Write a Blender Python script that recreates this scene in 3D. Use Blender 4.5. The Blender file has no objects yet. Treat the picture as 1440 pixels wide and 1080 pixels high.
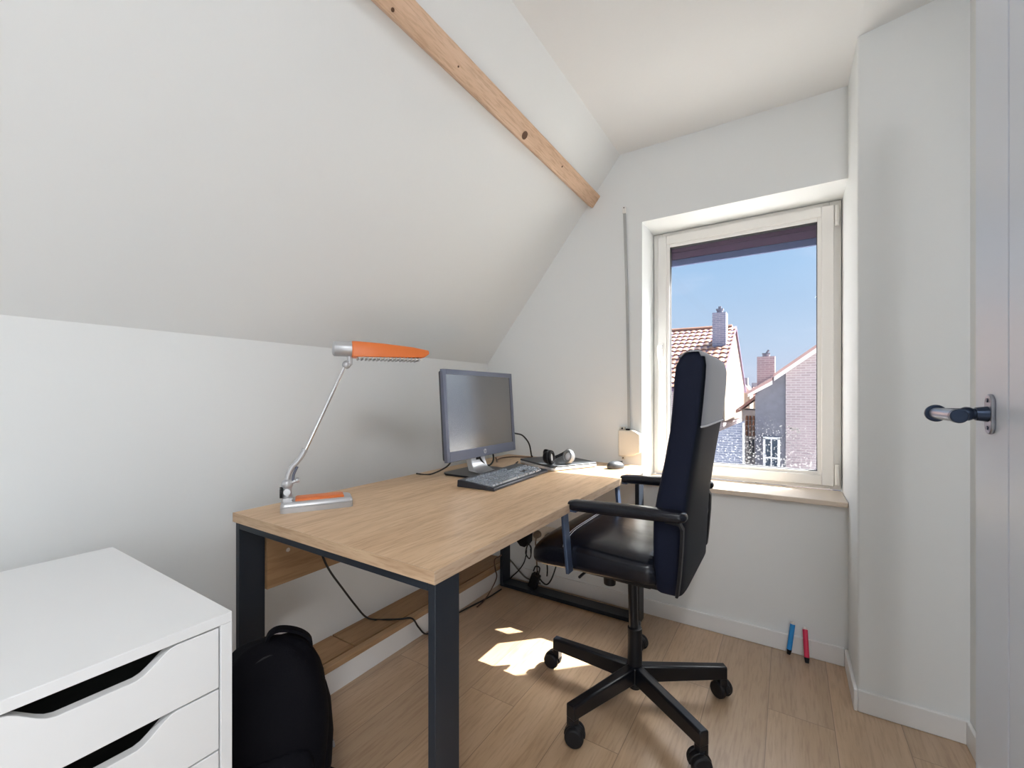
import bpy, bmesh, math, random
from mathutils import Vector, Matrix
random.seed(7)
C = bpy.context.scene.collection
sc = bpy.context.scene
R = math.radians

# ------------------------------------------------------------ camera, world, light, exposure
CAM_H = 1.105
cd = bpy.data.cameras.new('camera'); cam = bpy.data.objects.new('camera', cd); C.objects.link(cam)
cd.sensor_width = 36; cd.lens = 36 * 610 / 1440; cd.shift_y = 15 / 1440; cd.clip_start = 0.02; cd.clip_end = 300
cam.location = (0, 0, CAM_H); cam.rotation_euler = (R(90), 0, math.atan2(0.5368, 0.8437))
sc.camera = cam
sc.view_settings.view_transform = 'Standard'; sc.view_settings.look = 'None'
sc.view_settings.exposure = 0.26; sc.view_settings.gamma = 1.0; sc.view_settings.use_curve_mapping = False
try:
    sc.cycles.max_bounces = 14; sc.cycles.diffuse_bounces = 8; sc.cycles.transparent_max_bounces = 16
    sc.cycles.sample_clamp_indirect = 6
except Exception: pass

W = bpy.data.worlds.new('sky'); sc.world = W; W.use_nodes = True
nt = W.node_tree; nt.nodes.clear()
N = nt.nodes.new; L = nt.links.new
out = N('ShaderNodeOutputWorld'); bg = N('ShaderNodeBackground'); tc = N('ShaderNodeTexCoord')
sx = N('ShaderNodeSeparateXYZ'); rp = N('ShaderNodeValToRGB'); L(tc.outputs['Generated'], sx.inputs[0]); L(sx.outputs['Z'], rp.inputs[0])
e = rp.color_ramp.elements
e[0].position = 0.0; e[0].color = (0.58, 0.62, 0.74, 1)
e[1].position = 0.10; e[1].color = (0.48, 0.60, 0.76, 1)
x = e.new(0.25); x.color = (0.36, 0.54, 0.76, 1)
x = e.new(0.6); x.color = (0.24, 0.42, 0.74, 1)
ns = N('ShaderNodeTexNoise'); ns.inputs['Scale'].default_value = 3.2; ns.inputs['Detail'].default_value = 6
mp = N('ShaderNodeMapping'); mp.inputs['Scale'].default_value = (1, 1, 3.5); mp.inputs['Location'].default_value = (0.9, 0.4, 0.05)
L(tc.outputs['Generated'], mp.inputs[0]); L(mp.outputs[0], ns.inputs['Vector'])
cr = N('ShaderNodeValToRGB'); cr.color_ramp.elements[0].position = 0.52; cr.color_ramp.elements[1].position = 0.8
cr.color_ramp.elements[1].color = (0.4, 0.4, 0.4, 1)
L(ns.outputs['Fac'], cr.inputs[0])
mx = N('ShaderNodeMix'); mx.data_type = 'RGBA'; L(cr.outputs[0], mx.inputs[0]); L(rp.outputs[0], mx.inputs[6]); mx.inputs[7].default_value = (0.82, 0.82, 0.92, 1)
# bright haze around the sun, added out of view to light the room
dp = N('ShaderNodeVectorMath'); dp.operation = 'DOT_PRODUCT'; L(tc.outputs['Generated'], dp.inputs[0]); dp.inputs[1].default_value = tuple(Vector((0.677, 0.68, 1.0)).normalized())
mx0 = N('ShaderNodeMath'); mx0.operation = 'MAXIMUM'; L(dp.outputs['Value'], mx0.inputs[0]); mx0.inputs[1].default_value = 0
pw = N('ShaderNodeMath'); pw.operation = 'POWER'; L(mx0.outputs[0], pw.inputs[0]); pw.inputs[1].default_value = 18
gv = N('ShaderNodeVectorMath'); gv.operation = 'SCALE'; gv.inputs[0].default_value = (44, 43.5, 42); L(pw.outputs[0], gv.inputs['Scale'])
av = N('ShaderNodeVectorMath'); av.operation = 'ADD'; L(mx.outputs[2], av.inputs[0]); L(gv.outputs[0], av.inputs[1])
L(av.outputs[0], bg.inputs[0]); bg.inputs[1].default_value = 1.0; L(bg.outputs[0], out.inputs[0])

SUN = Vector((0.677, 0.68, 1.0)).normalized()
sd = bpy.data.lights.new('sun', 'SUN'); sun = bpy.data.objects.new('sun', sd); C.objects.link(sun)
sd.energy = 26.0; sd.angle = R(0.53); sd.color = (1.0, 0.965, 0.88)
sun.rotation_euler = SUN.to_track_quat('Z', 'Y').to_euler(); sun.location = (4, 6, 8)
# cool fill light added beside the camera, standing in for doorway daylight
ad = bpy.data.lights.new('side_fill', 'AREA'); al = bpy.data.objects.new('side_fill', ad); C.objects.link(al)
ad.shape = 'RECTANGLE'; ad.size = 0.85; ad.size_y = 1.9; ad.energy = 13; ad.color = (0.90, 0.95, 1.0)
al.location = (0.475, -0.35, 1.05); al.rotation_euler = (R(104), 0, R(76))
# long overhead fill light, added out of view to brighten desk and floor
pd = bpy.data.lights.new('overhead_fill', 'AREA'); pl = bpy.data.objects.new('overhead_fill', pd); C.objects.link(pl)
pd.shape = 'RECTANGLE'; pd.size = 0.18; pd.size_y = 1.0; pd.energy = 23; pd.color = (0.97, 0.98, 1.0)
pl.location = (0.37, -0.50, 2.33); pl.rotation_euler = (R(18), R(8), 0)

# ------------------------------------------------------------ materials
MATS = {}
def mat(name, col, rough=0.5, metal=0.0, bump=0.0, bscale=60.0, spec=0.5, coat=0.0, var=0.0, sheen=0.0):
    if name in MATS: return MATS[name]
    m = bpy.data.materials.new(name); m.use_nodes = True; t = m.node_tree; b = t.nodes['Principled BSDF']
    b.inputs['Base Color'].default_value = (*col, 1); b.inputs['Roughness'].default_value = rough
    b.inputs['Metallic'].default_value = metal; b.inputs['Specular IOR Level'].default_value = spec
    b.inputs['Coat Weight'].default_value = coat; b.inputs['Sheen Weight'].default_value = sheen
    co = t.nodes.new('ShaderNodeTexCoord'); n = t.nodes.new('ShaderNodeTexNoise')
    n.inputs['Scale'].default_value = bscale; n.inputs['Detail'].default_value = 4
    t.links.new(co.outputs['Object'], n.inputs['Vector'])
    if bump:
        bp = t.nodes.new('ShaderNodeBump'); bp.inputs['Strength'].default_value = bump; bp.inputs['Distance'].default_value = 0.002
        t.links.new(n.outputs['Fac'], bp.inputs['Height']); t.links.new(bp.outputs[0], b.inputs['Normal'])
    if var:
        hm = t.nodes.new('ShaderNodeMix'); hm.data_type = 'RGBA'
        hm.inputs[6].default_value = tuple(c * (1 - var) for c in col) + (1,); hm.inputs[7].default_value = tuple(min(1, c * (1 + var)) for c in col) + (1,)
        t.links.new(n.outputs['Fac'], hm.inputs[0]); t.links.new(hm.outputs[2], b.inputs['Base Color'])
    MATS[name] = m; return m

def wood(name, dark, mid, light, axis='Y', scale=1.0, planks=None, rough=0.45, knots=False, bump=0.15, spec=0.4):
    m = bpy.data.materials.new(name); m.use_nodes = True; t = m.node_tree; b = t.nodes['Principled BSDF']
    N = t.nodes.new; L = t.links.new
    co = N('ShaderNodeTexCoord'); mp = N('ShaderNodeMapping'); L(co.outputs['Object'], mp.inputs[0])
    st = {'X': (1.2, 14, 14), 'Y': (14, 1.2, 14), 'Z': (14, 14, 1.2)}[axis]
    mp.inputs['Scale'].default_value = tuple(s * scale for s in st)
    vec = mp.outputs[0]
    if planks:
        pw, plen = planks
        bk = N('ShaderNodeTexBrick'); mb = N('ShaderNodeMapping'); L(co.outputs['Object'], mb.inputs[0])
        mb.inputs['Rotation'].default_value = (0, 0, R(90)); mb.inputs['Location'].default_value = (0.02, 0.06, 0)
        L(mb.outputs[0], bk.inputs['Vector'])
        bk.inputs['Scale'].default_value = 1; bk.inputs['Brick Width'].default_value = plen; bk.inputs['Row Height'].default_value = pw
        bk.inputs['Mortar Size'].default_value = 0.0012; bk.inputs['Mortar Smooth'].default_value = 0.3; bk.offset = 0.37
        bk.inputs['Color1'].default_value = (0, 0, 0, 1); bk.inputs['Color2'].default_value = (1, 1, 1, 1); bk.inputs['Mortar'].default_value = (0.5, 0.5, 0.5, 1)
        ad = N('ShaderNodeVectorMath'); ad.operation = 'MULTIPLY_ADD'; L(bk.outputs['Color'], ad.inputs[0])
        ad.inputs[1].default_value = (7, 5, 3); L(mp.outputs[0], ad.inputs[2]); vec = ad.outputs[0]
    n = N('ShaderNodeTexNoise'); n.inputs['Scale'].default_value = 1.3; n.inputs['Detail'].default_value = 9; n.inputs['Roughness'].default_value = 0.62; n.inputs['Distortion'].default_value = 0.5
    L(vec, n.inputs['Vector'])
    rp = N('ShaderNodeValToRGB'); e = rp.color_ramp.elements; e[0].position = 0.28; e[0].color = (*dark, 1); e[1].position = 0.72; e[1].color = (*light, 1)
    x = e.new(0.5); x.color = (*mid, 1); L(n.outputs['Fac'], rp.inputs[0]); colo = rp.outputs[0]
    n5 = N('ShaderNodeTexNoise'); n5.inputs['Scale'].default_value = 9; n5.inputs['Detail'].default_value = 5; L(vec, n5.inputs['Vector'])
    r5 = N('ShaderNodeValToRGB'); r5.color_ramp.elements[0].position = 0.36; r5.color_ramp.elements[0].color = (0.72, 0.66, 0.60, 1); r5.color_ramp.elements[1].position = 0.52; r5.color_ramp.elements[1].color = (1, 1, 1, 1)
    L(n5.outputs['Fac'], r5.inputs[0]); m5 = N('ShaderNodeMix'); m5.data_type = 'RGBA'; m5.blend_type = 'MULTIPLY'; m5.inputs[0].default_value = 0.6
    L(colo, m5.inputs[6]); L(r5.outputs[0], m5.inputs[7]); colo = m5.outputs[2]
    if planks:
        m1 = N('ShaderNodeMix'); m1.data_type = 'RGBA'; m1.blend_type = 'MULTIPLY'; m1.inputs[0].default_value = 0.2
        L(colo, m1.inputs[6]); L(bk.outputs['Color'], m1.inputs[7]); colo = m1.outputs[2]
        m2 = N('ShaderNodeMix'); m2.data_type = 'RGBA'; L(bk.outputs['Fac'], m2.inputs[0]); L(colo, m2.inputs[6]); m2.inputs[7].default_value = (*[c * 0.45 for c in dark], 1)
        colo = m2.outputs[2]
    if knots:
        # a few oval knots scattered along the timber
        kn = N('ShaderNodeTexVoronoi'); kn.inputs['Scale'].default_value = 1.0; km = N('ShaderNodeMapping')
        km.inputs['Scale'].default_value = {'X': (3, 9, 9), 'Y': (9, 3.0, 9)}.get(axis, (9, 9, 3)); L(co.outputs['Object'], km.inputs[0]); L(km.outputs[0], kn.inputs['Vector'])
        kr = N('ShaderNodeValToRGB'); kr.color_ramp.elements[0].position = 0.035; kr.color_ramp.elements[1].position = 0.075
        kr.color_ramp.elements[0].color = (1, 1, 1, 1); kr.color_ramp.elements[1].color = (0, 0, 0, 1)
        L(kn.outputs['Distance'], kr.inputs[0])
        m3 = N('ShaderNodeMix'); m3.data_type = 'RGBA'; L(kr.outputs[0], m3.inputs[0]); L(colo, m3.inputs[6]); m3.inputs[7].default_value = (*[c * 0.4 for c in dark], 1); colo = m3.outputs[2]
    L(colo, b.inputs['Base Color']); b.inputs['Roughness'].default_value = rough; b.inputs['Specular IOR Level'].default_value = spec
    if bump:
        bp = N('ShaderNodeBump'); bp.inputs['Strength'].default_value = bump; bp.inputs['Distance'].default_value = 0.001
        L(n.outputs['Fac'], bp.inputs['Height']); L(bp.outputs[0], b.inputs['Normal'])
    return m

def brick(name, c1, c2, mortar, axis='XZ', w=0.22, h=0.065):
    m = bpy.data.materials.new(name); m.use_nodes = True; t = m.node_tree; b = t.nodes['Principled BSDF']
    N = t.nodes.new; L = t.links.new
    co = N('ShaderNodeTexCoord'); mp = N('ShaderNodeMapping'); L(co.outputs['Object'], mp.inputs[0])
    mp.inputs['Rotation'].default_value = (R(-90), 0, 0) if axis == 'XZ' else (R(-90), 0, R(-90))
    if axis != 'XZ':
        sp = N('ShaderNodeSeparateXYZ'); cb = N('ShaderNodeCombineXYZ'); L(co.outputs['Object'], sp.inputs[0])
        L(sp.outputs['Y'], cb.inputs[0]); L(sp.outputs['Z'], cb.inputs[1]); v = cb.outputs[0]
    else:
        sp = N('ShaderNodeSeparateXYZ'); cb = N('ShaderNodeCombineXYZ'); L(co.outputs['Object'], sp.inputs[0])
        L(sp.outputs['X'], cb.inputs[0]); L(sp.outputs['Z'], cb.inputs[1]); v = cb.outputs[0]
    bk = N('ShaderNodeTexBrick'); L(v, bk.inputs['Vector']); bk.inputs['Scale'].default_value = 1
    bk.inputs['Brick Width'].default_value = w; bk.inputs['Row Height'].default_value = h; bk.inputs['Mortar Size'].default_value = 0.009
    bk.inputs['Color1'].default_value = (*c1, 1); bk.inputs['Color2'].default_value = (*c2, 1); bk.inputs['Mortar'].default_value = (*mortar, 1)
    L(bk.outputs['Color'], b.inputs['Base Color']); b.inputs['Roughness'].default_value = 0.9
    return m

M_wall = mat('white_plaster', (0.78, 0.80, 0.805), 0.85, bump=0.12, bscale=55)
M_ceil = mat('ceiling_paint', (0.82, 0.83, 0.835), 0.85, bump=0.1, bscale=55)
M_trim = mat('white_trim_paint', (0.80, 0.80, 0.80), 0.45)
M_pvc = mat('white_window_plastic', (0.80, 0.785, 0.76), 0.35)
M_seal = mat('dark_rubber_seal', (0.03, 0.03, 0.035), 0.6)
M_sill = mat('beige_stone_sill', (0.66, 0.56, 0.46), 0.4, var=0.06, bscale=90)
M_door = mat('white_door_lacquer', (0.72, 0.775, 0.86), 0.4)
M_floor = wood('oak_laminate_floor', (0.46, 0.305, 0.18), (0.54, 0.375, 0.235), (0.60, 0.43, 0.285), 'Y', 1.0, planks=(0.19, 1.28), rough=0.36, bump=0.1, spec=0.9)
M_floor.node_tree.nodes['Principled BSDF'].inputs['Coat Weight'].default_value = 0.6; M_floor.node_tree.nodes['Principled BSDF'].inputs['Coat Roughness'].default_value = 0.28
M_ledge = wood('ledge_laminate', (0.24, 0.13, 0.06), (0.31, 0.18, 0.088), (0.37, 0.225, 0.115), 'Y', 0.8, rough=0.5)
M_nosing = wood('nosing_laminate', (0.30, 0.18, 0.09), (0.40, 0.25, 0.135), (0.46, 0.30, 0.17), 'Y', 0.8, rough=0.5)
M_deskend = wood('desk_end_band_oak', (0.40, 0.265, 0.16), (0.52, 0.36, 0.23), (0.60, 0.44, 0.29), 'X', 1.6, rough=0.5)
M_desk = wood('desk_oak_decor', (0.46, 0.295, 0.165), (0.58, 0.395, 0.24), (0.66, 0.475, 0.305), 'Y', 1.2, rough=0.42)
M_deskedge = wood('desk_edge_oak', (0.38, 0.26, 0.17), (0.50, 0.36, 0.25), (0.58, 0.44, 0.32), 'Y', 1.6, rough=0.5)
M_beam = wood('planed_pine', (0.54, 0.355, 0.235), (0.66, 0.455, 0.315), (0.73, 0.53, 0.39), 'Y', 1.4, rough=0.6, knots=False)
M_knot = mat('knot_wood', (0.10, 0.045, 0.02), 0.7)
M_steel = mat('dark_blue_grey_steel', (0.012, 0.017, 0.026), 0.42, spec=0.4)
M_cab = mat('white_cabinet_foil', (0.76, 0.77, 0.78), 0.38)
M_cabin = mat('grey_drawer_inside', (0.14, 0.14, 0.13), 0.7)
M_leather = mat('black_leather', (0.005, 0.006, 0.011), 0.25, bump=0.6, bscale=16, spec=0.35)
M_chairfab = mat('navy_black_cloth', (0.003, 0.006, 0.020), 0.75, bump=0.3, bscale=320, spec=0.25)
M_chairback = mat('black_back_cloth', (0.004, 0.006, 0.012), 0.65, bump=0.3, bscale=320, spec=0.2)
M_grey = mat('grey_headrest_cloth', (0.24, 0.25, 0.285), 0.8, bump=0.25, bscale=300, sheen=0.2)
M_piping = mat('pale_stitching', (0.45, 0.46, 0.5), 0.6)
M_blackmetal = mat('black_enamel_metal', (0.005, 0.006, 0.009), 0.28, spec=0.4)
M_armmetal = mat('blue_grey_arm_metal', (0.07, 0.10, 0.17), 0.35, metal=0.6)
M_rubber = mat('black_plastic', (0.007, 0.007, 0.009), 0.5, spec=0.3)
M_chrome = mat('chrome', (0.75, 0.75, 0.77), 0.16, metal=1.0)
M_alu = mat('brushed_aluminium', (0.55, 0.56, 0.58), 0.34, metal=0.9)
M_silver = mat('silver_plastic', (0.50, 0.51, 0.53), 0.35, metal=0.5)
M_orange = mat('orange_plastic', (0.70, 0.165, 0.030), 0.42)
M_reflector = mat('lamp_grille_white', (0.8, 0.78, 0.7), 0.3)
M_bezel = mat('slate_grey_bezel', (0.13, 0.145, 0.20), 0.4, metal=0.3)
M_screen = mat('dark_lcd_panel', (0.02, 0.02, 0.024), 0.19, spec=0.8)
M_screen.node_tree.nodes['Principled BSDF'].inputs['IOR'].default_value = 2.2
M_key = mat('key_plastic_with_glare', (0.22, 0.245, 0.28), 0.2, spec=1.0)  # keys are black; window reflection is put into the colour as grey
M_keybody = mat('black_keyboard_case', (0.02, 0.023, 0.032), 0.35)
M_lapdark = mat('dark_grey_laptop_lid', (0.055, 0.06, 0.068), 0.45, metal=0.3)
M_lapsilver = mat('silver_laptop_edge', (0.62, 0.63, 0.65), 0.35, metal=0.4)
M_cable = mat('black_cable_rubber', (0.01, 0.01, 0.01), 0.5)
M_cablebr = mat('brown_cable_rubber', (0.10, 0.05, 0.03), 0.5)
M_cablegr = mat('grey_cable_rubber', (0.14, 0.13, 0.11), 0.5)
M_cream = mat('cream_plastic', (0.72, 0.68, 0.60), 0.45)
M_strap = mat('grey_blind_strap', (0.42, 0.43, 0.43), 0.8)
M_bag = mat('black_nylon', (0.0025, 0.0025, 0.005), 0.8, bump=0.3, bscale=200, spec=0.15)
M_bagz = mat('grey_zip_metal', (0.3, 0.3, 0.32), 0.4, metal=0.8)
M_blue = mat('blue_marker_barrel', (0.02, 0.25, 0.62), 0.35)
M_red = mat('red_marker_barrel', (0.62, 0.02, 0.08), 0.35)
M_markw = mat('pale_marker_end', (0.75, 0.72, 0.68), 0.4)
M_handle = mat('dark_burnished_metal', (0.035, 0.05, 0.085), 0.28, metal=0.8)
M_rose = mat('grey_burnished_metal', (0.35, 0.37, 0.42), 0.3, metal=0.8)
M_soffit = mat('brown_soffit_wood', (0.11, 0.065, 0.12), 0.6, var=0.15, bscale=12)
M_fascia = mat('slate_fascia', (0.075, 0.10, 0.21), 0.5)
M_tile = mat('terracotta_tile', (0.30, 0.15, 0.095), 0.6, var=0.25, bscale=5)
M_cladcream = mat('cream_render', (0.21, 0.16, 0.125), 0.9)
M_brickgrey = brick('grey_purple_brick', (0.22, 0.20, 0.235), (0.30, 0.27, 0.31), (0.42, 0.40, 0.43))
M_brickpink = brick('pale_pink_brick', (0.34, 0.27, 0.285), (0.42, 0.335, 0.35), (0.5, 0.44, 0.44))
M_brickblue = brick('blue_grey_brick', (0.20, 0.22, 0.30), (0.26, 0.28, 0.37), (0.40, 0.41, 0.47))
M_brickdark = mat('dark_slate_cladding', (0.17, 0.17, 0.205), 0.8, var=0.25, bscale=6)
M_extwhite = mat('white_exterior_paint', (0.78, 0.76, 0.76), 0.6)
M_tilefar = mat('faded_red_tile', (0.45, 0.28, 0.26), 0.8, var=0.2, bscale=2)
M_ground = mat('street_ground', (0.5, 0.48, 0.45), 0.9, var=0.2, bscale=1)
M_darkglass = mat('dark_house_glass', (0.05, 0.07, 0.10), 0.1)

def glass_mat():
    m = bpy.data.materials.new('window_glass_with_specks'); m.use_nodes = True; t = m.node_tree; t.nodes.clear()
    N = t.nodes.new; L = t.links.new
    o = N('ShaderNodeOutputMaterial'); tr = N('ShaderNodeBsdfTransparent'); gl = N('ShaderNodeBsdfGlossy'); gl.inputs['Roughness'].default_value = 0.02
    tr.inputs[0].default_value = (0.96, 0.97, 0.985, 1)
    lw = N('ShaderNodeLayerWeight'); pw_ = N('ShaderNodeMath'); pw_.operation = 'POWER'; L(lw.outputs['Facing'], pw_.inputs[0]); pw_.inputs[1].default_value = 4.5
    ma = N('ShaderNodeMath'); ma.operation = 'MULTIPLY_ADD'; L(pw_.outputs[0], ma.inputs[0]); ma.inputs[1].default_value = 0.8; ma.inputs[2].default_value = 0.02
    mx = N('ShaderNodeMixShader'); L(ma.outputs[0], mx.inputs[0]); L(tr.outputs[0], mx.inputs[1]); L(gl.outputs[0], mx.inputs[2])
    df = N('ShaderNodeBsdfTranslucent'); df.inputs[0].default_value = (0.9, 0.9, 0.9, 1)
    co = N('ShaderNodeTexCoord'); vo = N('ShaderNodeTexVoronoi'); vo.inputs['Scale'].default_value = 75; L(co.outputs['Object'], vo.inputs['Vector'])
    n2 = N('ShaderNodeTexNoise'); n2.inputs['Scale'].default_value = 5; n2.inputs['Detail'].default_value = 3; L(co.outputs['Object'], n2.inputs['Vector'])
    sp = N('ShaderNodeSeparateXYZ'); L(co.outputs['Object'], sp.inputs[0])
    hr = N('ShaderNodeMapRange'); hr.inputs['From Min'].default_value = 0.5; hr.inputs['From Max'].default_value = 0.1; L(sp.outputs['Z'], hr.inputs['Value'])
    a = N('ShaderNodeMath'); a.operation = 'MULTIPLY'; L(n2.outputs['Fac'], a.inputs[0]); L(hr.outputs[0], a.inputs[1])
    b = N('ShaderNodeMath'); b.operation = 'MULTIPLY'; L(a.outputs[0], b.inputs[0]); b.inputs[1].default_value = 0.6
    c = N('ShaderNodeMath'); c.operation = 'LESS_THAN'; L(vo.outputs['Distance'], c.inputs[0]); L(b.outputs[0], c.inputs[1])
    d = N('ShaderNodeMath'); d.operation = 'MULTIPLY'; L(c.outputs[0], d.inputs[0]); d.inputs[1].default_value = 0.08
    m2 = N('ShaderNodeMixShader'); L(d.outputs[0], m2.inputs[0]); L(mx.outputs[0], m2.inputs[1]); L(df.outputs[0], m2.inputs[2])
    L(m2.outputs[0], o.inputs[0]); return m
M_glass = glass_mat()

# ------------------------------------------------------------ mesh helpers
class MB:
    def __init__(s): s.b = bmesh.new(); s.mats = []
    def _mi(s, m):
        if m is None: return 0
        if m not in s.mats: s.mats.append(m)
        return s.mats.index(m)
    def box(s, x0, x1, y0, y1, z0, z1, M=None, m=None):
        vs = [s.b.verts.new(Vector(p) if M is None else M @ Vector(p)) for p in
              [(x0,y0,z0),(x1,y0,z0),(x1,y1,z0),(x0,y1,z0),(x0,y0,z1),(x1,y0,z1),(x1,y1,z1),(x0,y1,z1)]]
        mi = s._mi(m)
        for f in [(0,3,2,1),(4,5,6,7),(0,1,5,4),(1,2,6,5),(2,3,7,6),(3,0,4,7)]:
            fc = s.b.faces.new([vs[i] for i in f]); fc.material_index = mi
        return s
    def prism(s, pts, axis, a, b, M=None):
        def P(p, t):
            v = {'X': (t, p[0], p[1]), 'Y': (p[0], t, p[1]), 'Z': (p[0], p[1], t)}[axis]
            return Vector(v) if M is None else M @ Vector(v)
        A = [s.b.verts.new(P(p, a)) for p in pts]; B = [s.b.verts.new(P(p, b)) for p in pts]
        n = len(pts); s.b.faces.new(A); s.b.faces.new(B[::-1])
        for i in range(n): s.b.faces.new([A[i], B[i], B[(i+1) % n], A[(i+1) % n]])
        return s
    def cyl(s, p, q, r, r2=None, n=20, cap=True, m=None):
        p = Vector(p); q = Vector(q); r2 = r if r2 is None else r2; d = (q - p).normalized()
        u = d.orthogonal().normalized(); v = d.cross(u); mi = s._mi(m)
        A = [s.b.verts.new(p + (u*math.cos(t)+v*math.sin(t))*r) for t in [2*math.pi*i/n for i in range(n)]]
        B = [s.b.verts.new(q + (u*math.cos(t)+v*math.sin(t))*r2) for t in [2*math.pi*i/n for i in range(n)]]
        for i in range(n): s.b.faces.new([A[i], A[(i+1) % n], B[(i+1) % n], B[i]]).material_index = mi
        if cap: s.b.faces.new(A[::-1]).material_index = mi; s.b.faces.new(B).material_index = mi
        return s
    def loft(s, rings, cap=True, closed=True):
        RR = [[s.b.verts.new(Vector(p)) for p in r] for r in rings]
        for a, b in zip(RR, RR[1:]):
            n = len(a)
            for i in range(n if closed else n-1): s.b.faces.new([a[i], a[(i+1) % n], b[(i+1) % n], b[i]])
        if cap and closed: s.b.faces.new(RR[0][::-1]); s.b.faces.new(RR[-1])
        return s
    def tube(s, pts, r, n=8, smooth=6, flat=None, up=(0,0,1), caps=True):
        P = [Vector(p) for p in pts]
        if smooth and len(P) > 2:
            Q = []
            for i in range(len(P)-1):
                p0 = P[max(i-1, 0)]; p1 = P[i]; p2 = P[i+1]; p3 = P[min(i+2, len(P)-1)]
                for k in range(smooth):
                    t = k / smooth
                    Q.append(0.5*((2*p1)+(p2-p0)*t+(2*p0-5*p1+4*p2-p3)*t*t+(3*p1-p0-3*p2+p3)*t**3))
            Q.append(P[-1]); P = Q
        rings = []; u = None
        for i, p in enumerate(P):
            d = (P[min(i+1, len(P)-1)] - P[max(i-1, 0)]).normalized()
            if flat:
                v = Vector(flat[2]).normalized(); w = d.cross(v).normalized()
                h, g = flat[0], flat[1]
                rings.append([p+v*h+w*g, p-v*h+w*g, p-v*h-w*g, p+v*h-w*g])
            else:
                if u is None: u = d.orthogonal().normalized()
                u = (u - d*u.dot(d)).normalized(); v = d.cross(u)
                rings.append([p+(u*math.cos(t)+v*math.sin(t))*r for t in [2*math.pi*k/n for k in range(n)]])
        return s.loft(rings, cap=caps)
    def sphere(s, c, r, sc3=(1,1,1), u=16, v=10):
        M = Matrix.Translation(Vector(c)) @ Matrix.Diagonal((*[r*k for k in sc3], 1))
        bmesh.ops.create_uvsphere(s.b, u_segments=u, v_segments=v, radius=1, matrix=M); return s
    def build(s, name, m, parent=None, smooth=False, bevel=0, seg=2, local=False, subsurf=0, solid=0):
        bmesh.ops.recalc_face_normals(s.b, faces=s.b.faces)
        me = bpy.data.meshes.new(name); s.b.to_mesh(me); s.b.free()
        if s.mats:
            for k in s.mats: me.materials.append(k)
        else: me.materials.append(m)
        o = bpy.data.objects.new(name, me); C.objects.link(o)
        if parent is not None:
            o.parent = parent
            if not local:
                org = ORG[parent.name]; me.transform(Matrix.Translation(-org)); ORG[o.name] = org
            else: ORG[o.name] = Vector((0,0,0))
        else: ORG[o.name] = Vector((0,0,0))
        if smooth:
            for p in me.polygons: p.use_smooth = True
            try: me.set_sharp_from_angle(angle=R(50))
            except Exception: pass
        if solid:
            md = o.modifiers.new('s', 'SOLIDIFY'); md.thickness = solid; md.offset = 1
        if bevel:
            md = o.modifiers.new('b', 'BEVEL'); md.width = bevel; md.segments = seg; md.limit_method = 'ANGLE'; md.angle_limit = R(40)
            for p in me.polygons: p.use_smooth = True
            try: me.set_sharp_from_angle(angle=R(40)) if not smooth else None
            except Exception: pass
        if subsurf:
            md = o.modifiers.new('ss', 'SUBSURF'); md.levels = subsurf; md.render_levels = subsurf
        return o
ORG = {}
def tag(o, label, cat, group=None):
    o['label'] = label; o['category'] = cat
    if group: o['group'] = group
    return o
def thing(name, label, cat, loc=(0,0,0), rotz=0, group=None):
    o = bpy.data.objects.new(name, None); C.objects.link(o); o.location = loc; o.rotation_euler = (0,0,rotz); o.empty_display_size = 0.05
    ORG[o.name] = Vector(loc); return tag(o, label, cat, group)
def struct(o): o['kind'] = 'structure'; return o
def ring_rr(xc, yc, z, hx, hy, r, n=5):
    r = min(r, hx*0.99, hy*0.99); pts = []
    for sx_, sy_, a0 in ((1,1,0),(-1,1,90),(-1,-1,180),(1,-1,270)):
        for k in range(n+1):
            a = R(a0 + 90*k/n); pts.append((xc+sx_*(hx-r)+r*math.cos(a), yc+sy_*(hy-r)+r*math.sin(a), z))
    return pts
def rrect(w, h, r, n=5, cx=0, cy=0): return [(p[0], p[1]) for p in ring_rr(cx, cy, 0, w/2, h/2, r, n)]

# ------------------------------------------------------------ room shell
YW = 2.22; XL = -1.594; YB = -1.3; XR = 0.206; YN = 1.935; XF = 0.486; ZC = 2.36
struct(MB().box(-1.8, 1.0, YB-0.1, 2.5, -0.15, 0).build('floor', M_floor))
struct(MB().box(-1.75, XL, YB, 2.5, 0, 1.297).build('wall_left', M_wall))
struct(MB().prism([(XL,1.297),(-0.742,ZC),(-0.742,2.6),(-1.75,2.6),(-1.75,1.297)], 'Y', YB, 2.5).build('wall_sloped', M_wall))
struct(MB().prism([(-0.742,ZC),(XR,ZC),(1.0,2.49),(1.0,2.6),(-0.742,2.6)], 'Y', YB, 2.5).build('ceiling', M_ceil))
struct(MB().box(-1.594, -0.627, YW, 2.5, 0, 2.36).box(-0.627, XR, YW, 2.5, 1.985, 2.36).box(-0.627, XR, YW, 2.5, 0, 0.65).build('wall_far', M_wall))
struct(MB().box(XR, 1.0, YN, 2.5, 0, 2.5).build('wall_niche', M_wall, bevel=0.006, seg=3))
struct(MB().box(XF, 1.0, YB, YN, 0, 2.5).build('wall_right', M_wall))
struct(MB().box(-1.75, 1.0, YB-0.1, YB, 0, 2.6).build('wall_back', M_wall))
bb = lambda x0,x1,y0,y1: MB().box(x0,x1,y0,y1,0,0.075)
struct(bb(-1.42, XR-0.012, YW-0.012, YW).build('baseboard_far', M_trim, bevel=0.003))
struct(bb(XR-0.012, XR, YN-0.012, YW-0.012).build('baseboard_right', M_trim, bevel=0.003))
struct(bb(XR, XF, YN-0.012, YN).build('baseboard_niche', M_trim, bevel=0.003))
struct(bb(XF-0.012, XF, 0.4, YN-0.012).build('baseboard_side', M_trim, bevel=0.003))
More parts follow.
